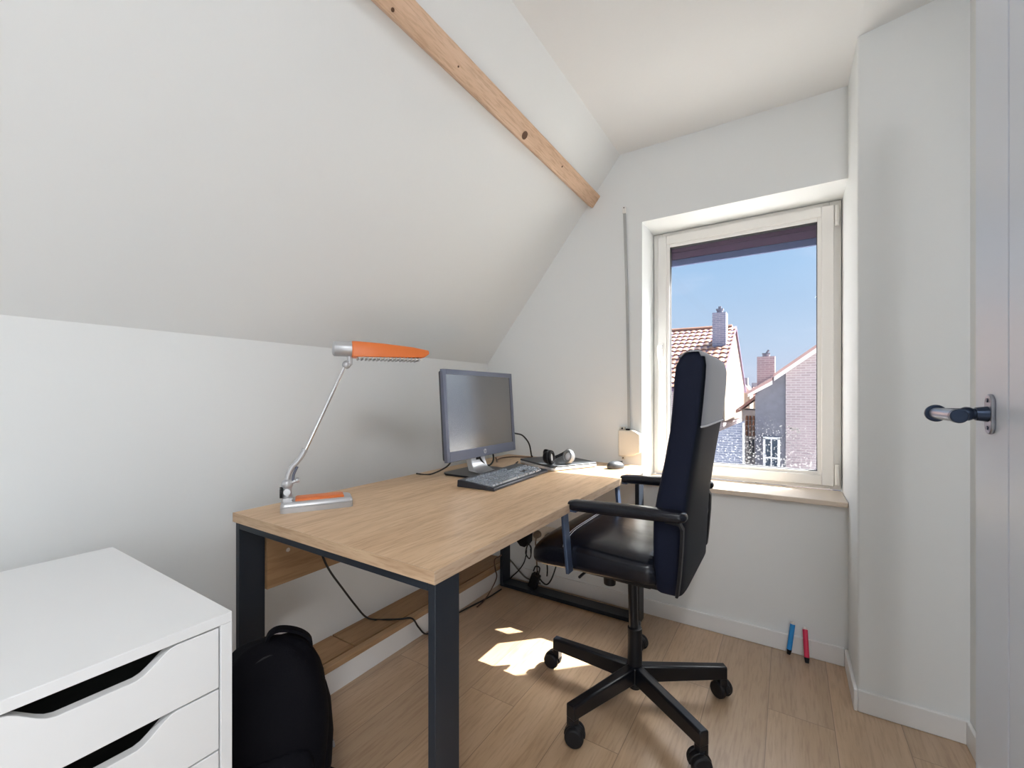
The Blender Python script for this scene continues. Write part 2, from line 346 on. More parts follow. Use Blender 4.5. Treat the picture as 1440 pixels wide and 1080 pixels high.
# window sill board with splayed right end
struct(MB().prism([(-0.627,2.438),(-0.627,YW),(-0.655,YW),(-0.655,2.188),(XR-0.002,2.188),(XR-0.002,2.438)], 'Z', 0.65, 0.672).build('trim_1', M_sill, bevel=0.003))
# boxed ledge along the foot of the left wall: white upstand, laminate lid with a nosing strip
lg = struct(MB().box(XL, -1.42, YB, 2.208, 0, 0.088).build('trim_2', M_trim))
ORG[lg.name] = Vector((0,0,0))
g = 0.002
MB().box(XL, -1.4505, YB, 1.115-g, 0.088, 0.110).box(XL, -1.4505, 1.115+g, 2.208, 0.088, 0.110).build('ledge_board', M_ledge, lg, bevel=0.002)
MB().box(-1.4435, -1.414, YB, 2.208, 0.088, 0.110).build('nosing_strip', M_nosing, lg, bevel=0.002)


# ------------------------------------------------------------ window
win = bpy.data.objects.new('window_1', None); C.objects.link(win); win.location = (-0.21, 2.44, 0.672); ORG['window_1'] = Vector(win.location); struct(win)
def frame_mb(x0,x1,z0,z1,w,y0,y1, wb=None, wt=None):
    wb = wb or w; wt = wt or w
    m = MB(); m.box(x0,x0+w,y0,y1,z0,z1).box(x1-w,x1,y0,y1,z0,z1).box(x0+w,x1-w,y0,y1,z0,z0+wb).box(x0+w,x1-w,y0,y1,z1-wt,z1); return m
WX0, WX1, WZ0, WZ1 = -0.625, 0.203, 0.673, 1.983
frame_mb(WX0,WX1,WZ0,WZ1,0.045,2.442,2.497).build('frame', M_pvc, win, bevel=0.003)
SX0, SX1, SZ0, SZ1 = -0.600, 0.175, 0.692, 1.962
frame_mb(SX0,SX1,SZ0,SZ1,0.046,2.424,2.480).build('sash', M_pvc, win, bevel=0.003)
frame_mb(SX0+0.044,SX1-0.044,SZ0+0.044,SZ1-0.044,0.017,2.432,2.468).build('glazing_bead', M_pvc, win, bevel=0.002)
frame_mb(SX0+0.060,SX1-0.060,SZ0+0.060,SZ1-0.060,0.0035,2.441,2.47).build('glazing_seal', M_seal, win)
MB().box(SX0+0.05,SX1-0.05,2.452,2.458,SZ0+0.05,SZ1-0.05).build('pane', M_glass, win)
for z in (0.700, 1.865):
    MB().cyl((0.186,2.424,z),(0.186,2.424,z+0.09),0.008,n=16).cyl((0.186,2.424,z+0.025),(0.186,2.424,z+0.066),0.0092,n=16).build('hinge', M_pvc, win, smooth=True)
hd = MB().prism(rrect(0.026,0.085,0.012,cx=-0.583,cy=1.345), 'Y', 2.413, 2.424).build('handle', M_pvc, win, bevel=0.002)
MB().cyl((-0.583,2.414,1.362),(-0.583,2.385,1.362),0.010).tube([(-0.583,2.385,1.366),(-0.583,2.379,1.33),(-0.576,2.379,1.27),(-0.572,2.383,1.232)],0.0095,n=12).build('handle_lever', M_pvc, hd, smooth=True)
# dried spatter on the outside of the pane
sp = MB()
for cx, cz, n, s_ in ((0.02, 0.935, 26, 0.032), (-0.215, 1.035, 4, 0.018)):
    for k in range(n):
        px = cx + random.gauss(0, s_*0.8); pz = cz + random.gauss(0, s_*0.55); rr = random.uniform(0.0012, 0.004)
        sp.prism([(px+rr*(1+0.6*random.random())*math.cos(a)+rr*0.8*math.sin(a), pz+rr*(1+0.4*random.random())*math.sin(a)) for a in [2*math.pi*i/9 for i in range(9)]], 'Y', 2.458, 2.4588)
sp.build('dried_spatter', M_extwhite, win)

# roller shutter, nearly fully raised, outside the glass
ev = thing('roller_shutter', 'dark purple-brown roller shutter edge showing at the top of the window outside the glass', 'roller shutter', (-0.21, 2.515, 1.813))
m = MB()
m.box(-0.60, 0.178, 2.506, 2.516, 1.850, 1.8885).box(-0.60, 0.178, 2.506, 2.516, 1.890, 1.935).box(-0.60, 0.178, 2.506, 2.516, 1.9365, 1.985)
m.build('shutter_slats', M_soffit, ev, bevel=0.002)
MB().box(-0.60, 0.178, 2.504, 2.520, 1.813, 1.849).build('end_bar', M_fascia, ev, bevel=0.003)
MB().box(-0.628, -0.598, 2.501, 2.53, 0.66, 2.05).build('guide_rail', M_fascia, ev)
MB().box(0.176, 0.206, 2.501, 2.53, 0.66, 2.05).build('guide_rail', M_fascia, ev)

# ------------------------------------------------------------ door leaf with handle
dr = bpy.data.objects.new('door_1', None); C.objects.link(dr); dr.location = (0.30, 0.33, 0); ORG['door_1'] = Vector(dr.location); struct(dr)
m = MB()
m.box(0.3045,0.340,0.33,1.165,0.008,2.10)
m.box(0.300,0.3045,1.0225,1.165,0.008,2.10).box(0.300,0.3045,0.475,1.0175,0.008,2.10).box(0.300,0.3045,0.33,0.470,0.008,2.10)
m.build('door_leaf', M_door, dr, bevel=0.0012)
dh = MB(); HZ = 1.071; HY = 1.085
dh.prism(rrect(0.034,0.070,0.0165,n=8,cx=HY,cy=HZ), 'X', 0.294, 0.300)
dh = dh.build('door_handle', M_rose, dr, bevel=0.002)
MB().cyl((0.294,HY,HZ),(0.279,HY,HZ),0.0135,0.0115,n=24).cyl((0.284,HY,HZ),(0.229,HY,HZ),0.0098,n=24).sphere((0.268,HY,HZ),0.0125).build('neck', M_handle, dh, smooth=True)
MB().cyl((0.229,HY+0.010,HZ),(0.229,HY+0.001,HZ),0.0155,n=28).build('end_ring', M_handle, dh, smooth=True, bevel=0.002)
MB().cyl((0.229,HY+0.002,HZ),(0.229,HY-0.112,HZ),0.0102,n=28,cap=True).build('grip', M_rose, dh, smooth=True)
MB().cyl((0.229,HY-0.112,HZ),(0.229,HY-0.127,HZ),0.0112,n=28).build('grip_cap', M_handle, dh, smooth=True, bevel=0.002)
for dz in (-0.024, 0.024): MB().cyl((0.294,HY,HZ+dz),(0.2925,HY,HZ+dz),0.0036,n=14).build('screw', M_handle, dh, smooth=True)

# ------------------------------------------------------------ purlin
U = Vector((0.626,0,0.780)); Nn = Vector((0.780,0,-0.626)); P0 = Vector((XL,0,1.297))
def bp(u, n, y): v = P0 + U*u + Nn*n; return (v.x, y, v.z)
rings = []
for y in (YB, 0.2, 1.0, YW-0.001):
    rings.append([bp(1.076,0.0,y), bp(1.076,0.032,y), bp(1.079,0.035,y), bp(1.144,0.035,y), bp(1.148,0.031,y), bp(1.148,0.0,y)])
bm_ = thing('pine_purlin', 'planed pine roof purlin running along the sloped ceiling', 'beam', (-0.87, 0.5, 2.13))
MB().loft(rings).build('timber', M_beam, bm_, bevel=0.002)
for (u_, y_, r_) in ((1.098,1.475,0.015),(1.115,1.79,0.004),(1.090,0.80,0.005),(1.122,0.62,0.0035),(1.105,1.06,0.003)):
    c_ = Vector(bp(u_, 0.0355, y_)); MB().cyl(c_, c_+Nn*0.0014, r_, n=18).build('knot', M_knot, bm_)

# ------------------------------------------------------------ desk
DX0, DX1, DY0, DY1, DH = -1.41, -0.597, 0.650, 2.172, 0.75
dk = thing('writing_desk', 'oak decor writing desk on dark steel loop frames under the sloped ceiling', 'desk', ((DX0+DX1)/2, (DY0+DY1)/2, 0))
tt = MB().box(DX0, DX1-0.002, DY0+0.002, DY1, DH-0.027, DH).build('tabletop', M_desk, dk)
MB().box(DX0, DX1-0.002, DY0, DY0+0.002, DH-0.027, DH).build('edge_band', M_deskend, tt)
MB().box(DX1-0.002, DX1, DY0, DY1, DH-0.027, DH).build('edge_band', M_deskedge, tt)
def loop(y0, y1):
    x0, x1 = DX0+0.006, DX1-0.004; t = 0.02; zt = DH-0.027
    m = MB(); m.box(x0,x0+t,y0,y1,0.001,zt).box(x1-t,x1,y0,y1,0.001,zt).box(x0+t,x1-t,y0,y1,zt-t,zt).box(x0+t,x1-t,y0,y1,0.001,0.001+t)
    m.build('leg_frame', M_steel, dk, bevel=0.0015)
loop(0.656, 0.732); loop(2.078, 2.156)
# long rails under the top and rear modesty board
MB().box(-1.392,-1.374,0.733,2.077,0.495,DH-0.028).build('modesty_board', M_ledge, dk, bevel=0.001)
for y in (0.80, 2.0): MB().cyl((-1.374,y,0.60),(-1.3725,y,0.60),0.007,n=16).cyl((-1.3725,y,0.60),(-1.372,y,0.60),0.003,n=10).build('bolt', M_chrome, dk, smooth=True)
MB().box(-1.02,-0.98,0.733,2.077,DH-0.047,DH-0.028).build('rail', M_steel, dk)

# ------------------------------------------------------------ drawer cabinet
cx0, cx1, cy0, cy1, chz = -1.462, -0.845, 0.030, 0.389, 0.715
cb = thing('drawer_cabinet', 'white drawer cabinet with scooped grips in front of the left wall', 'drawer cabinet', ((cx0+cx1)/2, (cy0+cy1)/2, 0))
m = MB().box(cx0,cx1,cy0,cy1,chz-0.018,chz).box(cx0,cx1,cy0,cy0+0.019,0.0,chz-0.018).box(cx0,cx1,cy1-0.019,cy1,0.0,chz-0.018)
m.box(cx0,cx0+0.01,cy0+0.019,cy1-0.019,0.02,chz-0.018).box(cx0+0.01,cx1-0.02,cy0+0.019,cy1-0.019,0.02,0.035)
m.build('body', M_cab, cb, bevel=0.001)
zt = chz-0.018-0.003; ys, ye = cy0+0.0215, cy1-0.0215; hs = [0.108,0.108,0.108,0.165,0.165]
for i, h in enumerate(hs):
    zb = zt - h + 0.003; a, b = ys+0.062, ye-0.062; pts = [(ys,zb),(ye,zb),(ye,zt)]
    K = 22
    for k in range(K+1):
        t = k/K; y = b-(b-a)*t
        e_ = min(t, 1-t)/0.28; sm = 1 if e_ >= 1 else e_*e_*(3-2*e_)
        pts.append((y, zt - 0.030*sm))
    pts.append((ys,zt))
    d = MB().prism(pts, 'X', cx1-0.018, cx1-0.001).build('drawer', M_cab, cb, bevel=0.0008)
    MB().box(cx0+0.03,cx1-0.0185,ys+0.012,ys+0.02,zb+0.008,zt-0.04).box(cx0+0.03,cx1-0.0185,ye-0.02,ye-0.012,zb+0.008,zt-0.04).box(cx0+0.03,cx1-0.0185,ys+0.02,ye-0.02,zb+0.008,zb+0.014).build('drawer_tray', M_cabin, d)
    zt = zb - 0.003

# ------------------------------------------------------------ desk lamp (local x runs along its foot)
th = math.atan2(0.85, 0.526)
lp = thing('desk_lamp', 'orange and silver fluorescent desk lamp on the near left corner of the desk', 'desk lamp', (-1.309, 0.739, DH), th)
b_ = MB().loft([[(x,y,z) for x,y,z in ring_rr(0.1025,0,z,0.1025-i,0.045-i,0.012)] for z,i in ((0,0),(0.015,0),(0.016,0.002),(0.018,0.002),(0.019,0.0),(0.027,0.002),(0.031,0.008))]).build('base', M_silver, lp, smooth=True, local=True)
MB().loft([[(x,y,z) for x,y,z in ring_rr(0.110,-0.004,z,0.070-i,0.028-i,0.004)] for z,i in ((0.028,0),(0.036,0.001),(0.0385,0.006))]).build('base_panel', M_orange, b_, smooth=True, local=True)
MB().box(0.006,0.034,-0.03,0.03,0.028,0.042).build('post_foot', M_silver, b_, bevel=0.003, local=True)
MB().cyl((0.018,0,0.04),(0.018,0,0.074),0.013).cyl((0.018,0.016,0.058),(0.018,-0.018,0.058),0.010).build('post', M_silver, lp, smooth=True, local=True)
MB().cyl((-0.002,0,0.055),(0.006,0,0.055),0.017,n=20).build('clamp_knob', M_rubber, lp, smooth=True, local=True)
MB().sphere((0.018,0,0.080),0.017).cyl((0.018,0,0.080),(0.046,0,0.090),0.006).sphere((0.046,0,0.090),0.008).build('joint', M_silver, lp, smooth=True, local=True)
MB().tube([(0.019,0,0.082),(0.020,0,0.105),(0.029,0,0.128),(0.046,0,0.148),(0.058,0,0.165),(0.068,0,0.185)],0.0085,n=12).build('arm_sleeve', M_silver, lp, smooth=True, local=True)
MB().tube([(0.034,0.0,0.088),(0.036,0,0.108),(0.046,0,0.132)],0.004,n=8).build('arm_spring', M_bezel, lp, smooth=True, local=True)
MB().tube([(0.058,0,0.163),(0.0721,0,0.190),(0.186,0,0.452)],0.0058,n=14,smooth=3).build('arm', M_chrome, lp, smooth=True, local=True)
MB().sphere((0.189,0,0.452),0.0135).cyl((0.189,0,0.452),(0.199,0,0.458),0.010).cyl((0.199,0,0.452),(0.199,0,0.482),0.0085).build('head_joint', M_silver, lp, smooth=True, local=True)
def hr_(x, y, zc, hy, hz):
    r = min(hy,hz)*0.55; return [(x, p[0], zc+p[1]) for p in rrect(hy*2, hz*2, r, n=4)]
hc = MB()
rg = []
for x, k in ((0.146,0.55),(0.148,0.85),(0.153,1.0),(0.207,1.0)):
    rg.append([(x, 0.030*k*math.cos(a), 0.503+0.0245*k*math.sin(a)) for a in [2*math.pi*i/24 for i in range(24)]])
hc.loft(rg).build('head_socket', M_silver, lp, smooth=True, local=True)
def shell(x, w, zt_, zb_):
    return [(x,-w,zb_),(x,-w*0.98,zb_+(zt_-zb_)*0.45),(x,-w*0.72,zt_-0.003),(x,-w*0.4,zt_),(x,w*0.4,zt_),(x,w*0.72,zt_-0.003),(x,w*0.98,zb_+(zt_-zb_)*0.45),(x,w,zb_)]
hb = [shell(0.204,0.038,0.5285,0.4765),shell(0.215,0.041,0.529,0.4765),shell(0.30,0.042,0.5255,0.478),shell(0.40,0.042,0.5175,0.480),shell(0.434,0.040,0.512,0.4815)]
hb.append([(x+ (0.0 if z<0.485 else 0.018), y*0.86, z) for x,y,z in shell(0.437,0.040,0.509,0.4825)])
sh = MB().loft(hb).build('head_shell', M_orange, lp, local=True, bevel=0.002)
MB().box(0.222,0.430,-0.034,0.034,0.4735,0.4775).build('lens', M_reflector, sh, local=True)
for k in range(16):
    x = 0.224+0.0128*k
    MB().box(x, x+0.0035,-0.039,0.039,0.4690,0.4795).build('louvre', M_silver, sh, local=True)

# ------------------------------------------------------------ monitor
mo = thing('computer_monitor', 'slate grey flat monitor with a dark screen at the back of the desk', 'monitor', (-1.19, 1.584, DH))
tilt = math.atan2(0.025, 0.38)
MT = Matrix.Translation((-1.15,1.584,0.83)) @ Matrix.Rotation(-tilt, 4, 'Y')   # local: x out of the screen, y width, z up
W2, Hh = 0.258, 0.381
def rbox(y0,y1,z0,z1,x0,x1,r):
    pts = rrect(y1-y0, z1-z0, r, 4, (y0+y1)/2, (z0+z1)/2); return pts
bz = MB()
# bezel as four bars in front of a shallow body
bz.box(-0.016,0,-W2,-W2+0.019,0,Hh,M=MT).box(-0.016,0,W2-0.019,W2,0,Hh,M=MT).box(-0.016,0,-W2+0.019,W2-0.019,0,0.042,M=MT).box(-0.016,0,-W2+0.019,W2-0.019,Hh-0.021,Hh,M=MT)
bz = bz.build('bezel', M_bezel, mo, bevel=0.0015)
MB().prism(rrect(0.506,0.371,0.01,4,0,Hh/2), 'X', -0.030, -0.0165, M=MT).prism(rrect(0.44,0.30,0.03,4,0,Hh/2), 'X', -0.050, -0.030, M=MT).build('housing', M_lapdark, mo, bevel=0.004)
MB().box(-0.0160,-0.0035,-W2+0.019,W2-0.019,0.042,Hh-0.021,M=MT).build('screen', M_screen, mo)
# round badge with the italic letters
MB().prism([(0.0105*math.cos(a)+0.0, 0.021+0.0105*math.sin(a)) for a in [2*math.pi*i/28 for i in range(28)]], 'X', 0.0, 0.0010, M=MT).build('badge', M_alu, bz)
def text_mesh(txt, size, M, m, parent, name):
    cu = bpy.data.curves.new('tmp', 'FONT'); cu.body = txt; cu.size = size; cu.align_x = 'CENTER'; cu.align_y = 'CENTER'; cu.extrude = 0.0003; cu.shear = 0.35
    ob = bpy.data.objects.new('tmp', cu); C.objects.link(ob); dg = bpy.context.evaluated_depsgraph_get()
    me = bpy.data.meshes.new_from_object(ob.evaluated_get(dg)); bpy.data.objects.remove(ob)
    me.transform(M); me.transform(Matrix.Translation(-ORG[parent.name])); me.materials.clear(); me.materials.append(m); me.name = name
    o = bpy.data.objects.new(name, me); C.objects.link(o); o.parent = parent; ORG[o.name] = ORG[parent.name]; return o
text_mesh('hp', 0.017, MT @ Matrix.Translation((0.0013,0,0.0225)) @ Matrix(((0,0,1,0),(1,0,0,0),(0,1,0,0),(0,0,0,1))), M_bezel, bz, 'badge_letters')
# foot plate and curved stand
MB().prism([(-1.300,1.475),(-1.270,1.450),(-1.120,1.450),(-1.098,1.475),(-1.098,1.695),(-1.120,1.720),(-1.270,1.720),(-1.300,1.695)], 'Z', DH+0.0005, DH+0.009).build('foot_plate', M_blackmetal, mo, bevel=0.002)
rings = []
for x, z, w, t in ((-1.115,DH+0.009,0.062,0.0),(-1.150,DH+0.012,0.058,0.0),(-1.176,DH+0.026,0.055,0),(-1.188,DH+0.055,0.052,0),(-1.192,DH+0.10,0.050,0),(-1.196,DH+0.19,0.05,0)):
    dx = 0.030 if z > DH+0.02 else 0.050
    rings.append([(x,1.584-w,z),(x,1.584+w,z),(x-dx,1.584+w,z+0.004 if z<DH+0.02 else z),(x-dx,1.584-w,z+0.004 if z<DH+0.02 else z)])
MB().loft(rings).build('stand', M_alu, mo, smooth=True, bevel=0.003)
MB().box(-1.1915,-1.1885,1.566,1.602,DH+0.050,DH+0.085).build('cable_slot', M_rubber, mo)

# ------------------------------------------------------------ keyboard
kr = math.atan2(0.020, 0.463)
kb = thing('computer_keyboard', 'black computer keyboard in front of the monitor', 'keyboard', (-0.917, 1.535, DH), kr)
# local: x negative is towards the wall, y is the long side
MB().prism([(0,0.0),(0.0,0.011),(-0.006,0.013),(-0.150,0.028),(-0.168,0.027),(-0.170,0.0)], 'Y', -0.2315, 0.2315).build('case', M_keybody, kb, local=True, bevel=0.003)
sl = math.atan2(0.015, 0.144)
KM = {}
def key(y0, y1, row):
    x0 = -0.022 - row*0.0192 - (0.007 if row == 5 else 0); w = y1-y0-0.0028
    k_ = round(w, 4)
    if k_ not in KM:
        b = bmesh.new()
        lo = [(-0.0082,-w/2,0),(0.0082,-w/2,0),(0.0082,w/2,0),(-0.0082,w/2,0)]
        hi = [(-0.0062,-w/2+0.0025,0.0075),(0.0062,-w/2+0.0025,0.0075),(0.0062,w/2-0.0025,0.0075),(-0.0062,w/2-0.0025,0.0075)]
        A = [b.verts.new(p) for p in lo]; B = [b.verts.new(p) for p in hi]
        b.faces.new(B); b.faces.new(A[::-1])
        for i in range(4): b.faces.new([A[i],A[(i+1)%4],B[(i+1)%4],B[i]])
        me = bpy.data.meshes.new('key'); b.to_mesh(me); b.free(); me.materials.append(M_key); KM[k_] = me
    o = bpy.data.objects.new('key', KM[k_]); C.objects.link(o); o.parent = kb
    o.location = (x0, (y0+y1)/2, 0.0125 + (-x0-0.006)*0.104); o.rotation_euler = (0, sl, 0)
u = 0.0190; yl = -0.222
rows = [[1.25,1.25,1.25,6.25,1.25,1.25,1.25,1.25],[2.25]+[1]*10+[2.75],[1.75]+[1]*11+[2.25],[1.5]+[1]*12+[1.5],[1]*13+[2]]
for r_, ws in enumerate(rows):
    y = yl
    for w in ws: key(y, y+w*u, r_); y += w*u
for i in range(13): y = yl + i*1.16*u; key(y, y+u, 5)
yn = yl + 15*u + 0.006
for r_ in (0,): 
    for k in range(3): key(yn+k*u, yn+(k+1)*u, r_)
key(yn+u, yn+2*u, 1)
for r_ in (3,4): 
    for k in range(3): key(yn+k*u, yn+(k+1)*u, r_)
yp = yn + 3*u + 0.006
key(yp, yp+2*u, 0); key(yp+2*u, yp+3*u, 0)
for r_ in (1,2,3,4):
    for k in range(4): key(yp+k*u, yp+(k+1)*u, r_)

# ------------------------------------------------------------ laptop, headphones, mouse
la = math.atan2(0.129, 0.243)  # long direction leans towards +x
lt = thing('closed_laptop', 'closed dark grey laptop with silver edge lying at the far end of the desk', 'laptop', (-0.982, 1.970, DH), -la)
MB().prism(rrect(0.294,0.274,0.016,5), 'Z', 0.003, 0.016).build('base', M_lapsilver, lt, bevel=0.003, local=True)
MB().prism(rrect(0.294,0.274,0.016,5), 'Z', 0.0165, 0.0245).build('lid', M_lapdark, lt, bevel=0.002, local=True)
for sx_ in (-0.12,0.12):
    for sy_ in (-0.11,0.11): MB().cyl((sx_,sy_,0),(sx_,sy_,0.003),0.007).build('rubber_foot', M_rubber, lt, local=True)
hp = thing('headphones', 'black over-ear headphones with one silver cup resting on the closed laptop', 'headphones', (-0.917, 1.856, DH+0.0245), R(-45))
def cup(y, ax, mm, rimm):
    rg = []; ax = Vector(ax).normalized(); c0 = Vector((0.0, y, 0.0345)); u_ = Vector((0,0,1)); u_ = (u_-ax*u_.dot(ax)).normalized(); v_ = ax.cross(u_)
    for d_, r_ in ((-0.030,0.012),(-0.026,0.022),(-0.016,0.029),(0.0,0.033),(0.010,0.034),(0.017,0.031),(0.018,0.022),(0.009,0.019)):
        rg.append([c0+ax*d_+(u_*math.cos(t)+v_*math.sin(t)*0.82)*r_ for t in [2*math.pi*k/28 for k in range(28)]])
    c = MB().loft(rg).build('ear_cup', mm, hp, smooth=True, local=True)
    MB().tube([c0+ax*0.002+(u_*math.cos(t)+v_*math.sin(t)*0.82)*0.0338 for t in [2*math.pi*k/24 for k in range(25)]], 0.0016, n=6, smooth=0).build('rim', rimm, c, local=True, smooth=True)
    MB().loft([[c0+ax*dd+(u_*math.cos(t)+v_*math.sin(t)*0.82)*rr for t in [2*math.pi*k/24 for k in range(24)]] for dd, rr in ((0.009,0.0185),(0.011,0.017),(0.012,0.010))]).build('speaker_cloth', M_lapsilver, c, local=True, smooth=True)
cup(-0.047, (0.62,0.62,0.10), M_rubber, M_lapdark); cup(0.050, (0.55,-0.75,0.25), mat('grey_cup_plastic', (0.22,0.23,0.24), 0.3, metal=0.4), M_lapsilver)
MB().tube([(-0.006,-0.050,0.062),(-0.040,-0.058,0.060),(-0.090,-0.045,0.034),(-0.112,0.0,0.014),(-0.090,0.045,0.034),(-0.040,0.058,0.058),(-0.006,0.052,0.060)],0.008,flat=(0.008,0.0035,(0,0,1))).build('headband', M_rubber, hp, smooth=True, local=True, bevel=0.002)
ms = thing('computer_mouse', 'dark grey wireless mouse on the sunlit end of the desk', 'mouse', (-0.70, 2.030, DH), R(62))
rg = []
for z, k in ((0,0.90),(0.004,0.98),(0.012,1.0),(0.022,0.90),(0.029,0.72),(0.034,0.45),(0.0355,0.2)):
    rg.append([(0.050*k*math.cos(a)-0.004*(1-k), 0.030*k*math.sin(a), z-0.004*math.cos(a)*k*(z/0.035)) for a in [2*math.pi*i/28 for i in range(28)]])
ms_b = MB().loft(rg).build('shell', M_lapdark, ms, smooth=True, local=True)
MB().cyl((0.026,-0.004,0.0245),(0.026,0.004,0.0245),0.008,n=18).build('scroll_wheel', M_rubber, ms, smooth=True, local=True)
MB().box(0.004,0.044,-0.0006,0.0006,0.020,0.0335).build('button_seam', M_rubber, ms_b, local=True)

# ------------------------------------------------------------ cables
def cable(name, pts, r, m, label, smooth=6): return tag(MB().tube(pts, r, n=8, smooth=smooth).build(name, m, smooth=True), label, 'cable')
cable('power_cable', [(-1.205,1.80,0.93),(-1.22,1.88,0.915),(-1.22,1.953,0.899),(-1.22,2.026,0.882),(-1.22,2.095,0.83),(-1.222,2.127,0.757),(-1.23,2.15,0.754)], 0.0042, M_cable, 'black cable arching from behind the monitor down to the desk')
cable('video_cable', [(-1.22,1.56,0.90),(-1.19,1.592,0.822),(-1.185,1.615,0.792),(-1.185,1.645,0.776),(-1.185,1.675,0.776),(-1.185,1.698,0.80),(-1.21,1.72,0.85)], 0.0042, M_cable, 'black cable hanging in a loop under the monitor screen')
cable('usb_cable', [(-1.19,1.725,0.80),(-1.22,1.78,0.772),(-1.30,1.89,0.757),(-1.34,2.00,0.754),(-1.31,2.07,0.754),(-1.24,2.10,0.754),(-1.21,2.12,0.754)], 0.003, M_cablebr, 'thin brown cable lying on the desk between monitor and laptop')
cable('keyboard_cable', [(-1.092,1.762,0.775),(-1.118,1.775,0.766),(-1.140,1.815,0.755),(-1.155,1.86,0.754),(-1.178,1.89,0.754),(-1.192,1.93,0.754)], 0.0035, M_cable, 'short black cable leaving the back of the keyboard towards the laptop')
cable('stand_cable', [(-1.235,1.46,0.83),(-1.262,1.452,0.79),(-1.33,1.42,0.754),(-1.395,1.40,0.754)], 0.0035, M_cable, 'black cable end behind the lower left corner of the monitor')
cable('floor_cable', [(-1.368,0.90,0.60),(-1.371,0.943,0.495),(-1.40,1.03,0.375),(-1.445,1.117,0.270),(-1.50,1.21,0.17),(-1.535,1.29,0.1135),(-1.49,1.32,0.1135),(-1.445,1.35,0.1145),(-1.408,1.386,0.112),(-1.402,1.42,0.06),(-1.402,1.47,0.006),(-1.398,1.55,0.004),(-1.402,1.71,0.004),(-1.375,1.90,0.004),(-1.37,2.04,0.004)], 0.0038, M_cable, 'long black cable sagging from under the desk over the ledge to the floor')
cable('brown_cable', [(-1.383,2.062,0.187),(-1.378,2.03,0.19),(-1.378,1.985,0.185),(-1.38,1.995,0.13),(-1.38,2.008,0.08),(-1.382,1.96,0.03),(-1.372,1.88,0.0045),(-1.36,1.80,0.0045)], 0.0035, M_cablebr, 'thin brown cable curling beside the far left desk leg')
cable('adapter_cable', [(-1.279,2.165,0.215),(-1.285,2.175,0.18),(-1.305,2.18,0.12),(-1.35,2.19,0.06),(-1.395,2.19,0.015),(-1.40,2.185,0.004)], 0.0036, M_cable, 'black cable falling from the socket adapter to the floor behind the far desk frame')
cable('grey_cable', [(-1.409,2.19,0.115),(-1.385,2.192,0.095),(-1.34,2.195,0.055),(-1.30,2.195,0.030),(-1.25,2.195,0.022),(-1.20,2.19,0.02)], 0.0045, M_cablegr, 'grey cable curving along the wall below the sockets')
# coiled lead
cl = MB()
pts = []
for k in range(26):
    a = 2*math.pi*k/12; pts.append((-1.262+0.018*math.cos(a)*(1+0.1*math.sin(k)), 2.160+0.003*math.sin(k*1.7), 0.200+0.040*math.sin(a)+0.006*math.sin(k)))
tag(cl.tube(pts, 0.003, n=6, smooth=3).build('coiled_cable', M_cable, smooth=True), 'small coil of black lead hanging under the socket adapter', 'cable')
cable('brick_cable', [(-1.205,2.118,0.115),(-1.19,2.118,0.145),(-1.165,2.118,0.14),(-1.17,2.118,0.09),(-1.12,2.105,0.065),(-1.085,2.10,0.10),(-1.07,2.13,0.165),(-1.08,2.185,0.20)], 0.004, M_cable, 'black lead looping above the power brick towards the seat')
pb = thing('power_brick', 'black power brick leaning on the foot bar of the far desk frame', 'power adapter', (-1.21, 2.112, 0.022))
MT2 = Matrix.Translation((-1.212,2.115,0.024)) @ Matrix.Rotation(R(20),4,'Y')
MB().box(-0.024,0.024,-0.018,0.018,0.0,0.085,M=MT2).build('case', M_rubber, pb, bevel=0.006, seg=3)
MB().cyl(MT2@Vector((0,0,0.085)),MT2@Vector((0,0,0.104)),0.007,0.0045,n=12).build('strain_relief', M_rubber, pb, smooth=True)

# wall sockets
so = thing('wall_socket', 'cream double wall socket plate low on the wall under the far end of the desk', 'socket', (-1.20, YW, 0.30))
MB().prism(rrect(0.235,0.095,0.006,4,-1.222,0.298), 'Y', YW-0.010, YW-0.0005).build('plate', M_cream, so, bevel=0.002)
for x_ in (-1.30,-1.222,-1.147): MB().cyl((x_,YW-0.0098,0.296),(x_,YW-0.012,0.296),0.024,n=24).build('socket_ring', M_cream, so, smooth=True)
ap = thing('plug_adapter', 'square black plug adapter in the wall socket, left of the round plugs', 'plug adapter', (-1.295, 2.18, 0.285))
MB().prism([(-1.345,0.255),(-1.315,0.225),(-1.285,0.222),(-1.262,0.250),(-1.258,0.310),(-1.345,0.310)], 'Y', 2.150, 2.2078).build('case', M_rubber, ap, bevel=0.005)
p1 = thing('wall_plug', 'round taupe plug in the middle of the wall socket', 'plug', (-1.222, 2.19, 0.293), 0)
M_taupe = mat('taupe_plastic', (0.20, 0.15, 0.11), 0.5)
MB().cyl((-1.222,2.2078,0.296),(-1.222,2.175,0.296),0.021,0.019,n=22).build('plug_body', M_taupe, p1, smooth=True, bevel=0.003)
MB().tube([(-1.222,2.18,0.280),(-1.225,2.178,0.25),(-1.222,2.18,0.22),(-1.225,2.19,0.15),(-1.222,2.194,0.07)],0.0045,n=8).build('lead', M_taupe, p1, smooth=True)
p2 = thing('wall_plug', 'round black plug on the right of the wall socket', 'plug', (-1.147, 2.19, 0.293), 0)
MB().cyl((-1.147,2.2078,0.296),(-1.147,2.172,0.296),0.021,0.019,n=22).build('plug_body', M_rubber, p2, smooth=True, bevel=0.003)
MB().tube([(-1.147,2.18,0.280),(-1.156,2.178,0.255),(-1.162,2.18,0.22),(-1.155,2.19,0.12),(-1.16,2.194,0.07)],0.004,n=8).build('lead', M_rubber, p2, smooth=True)

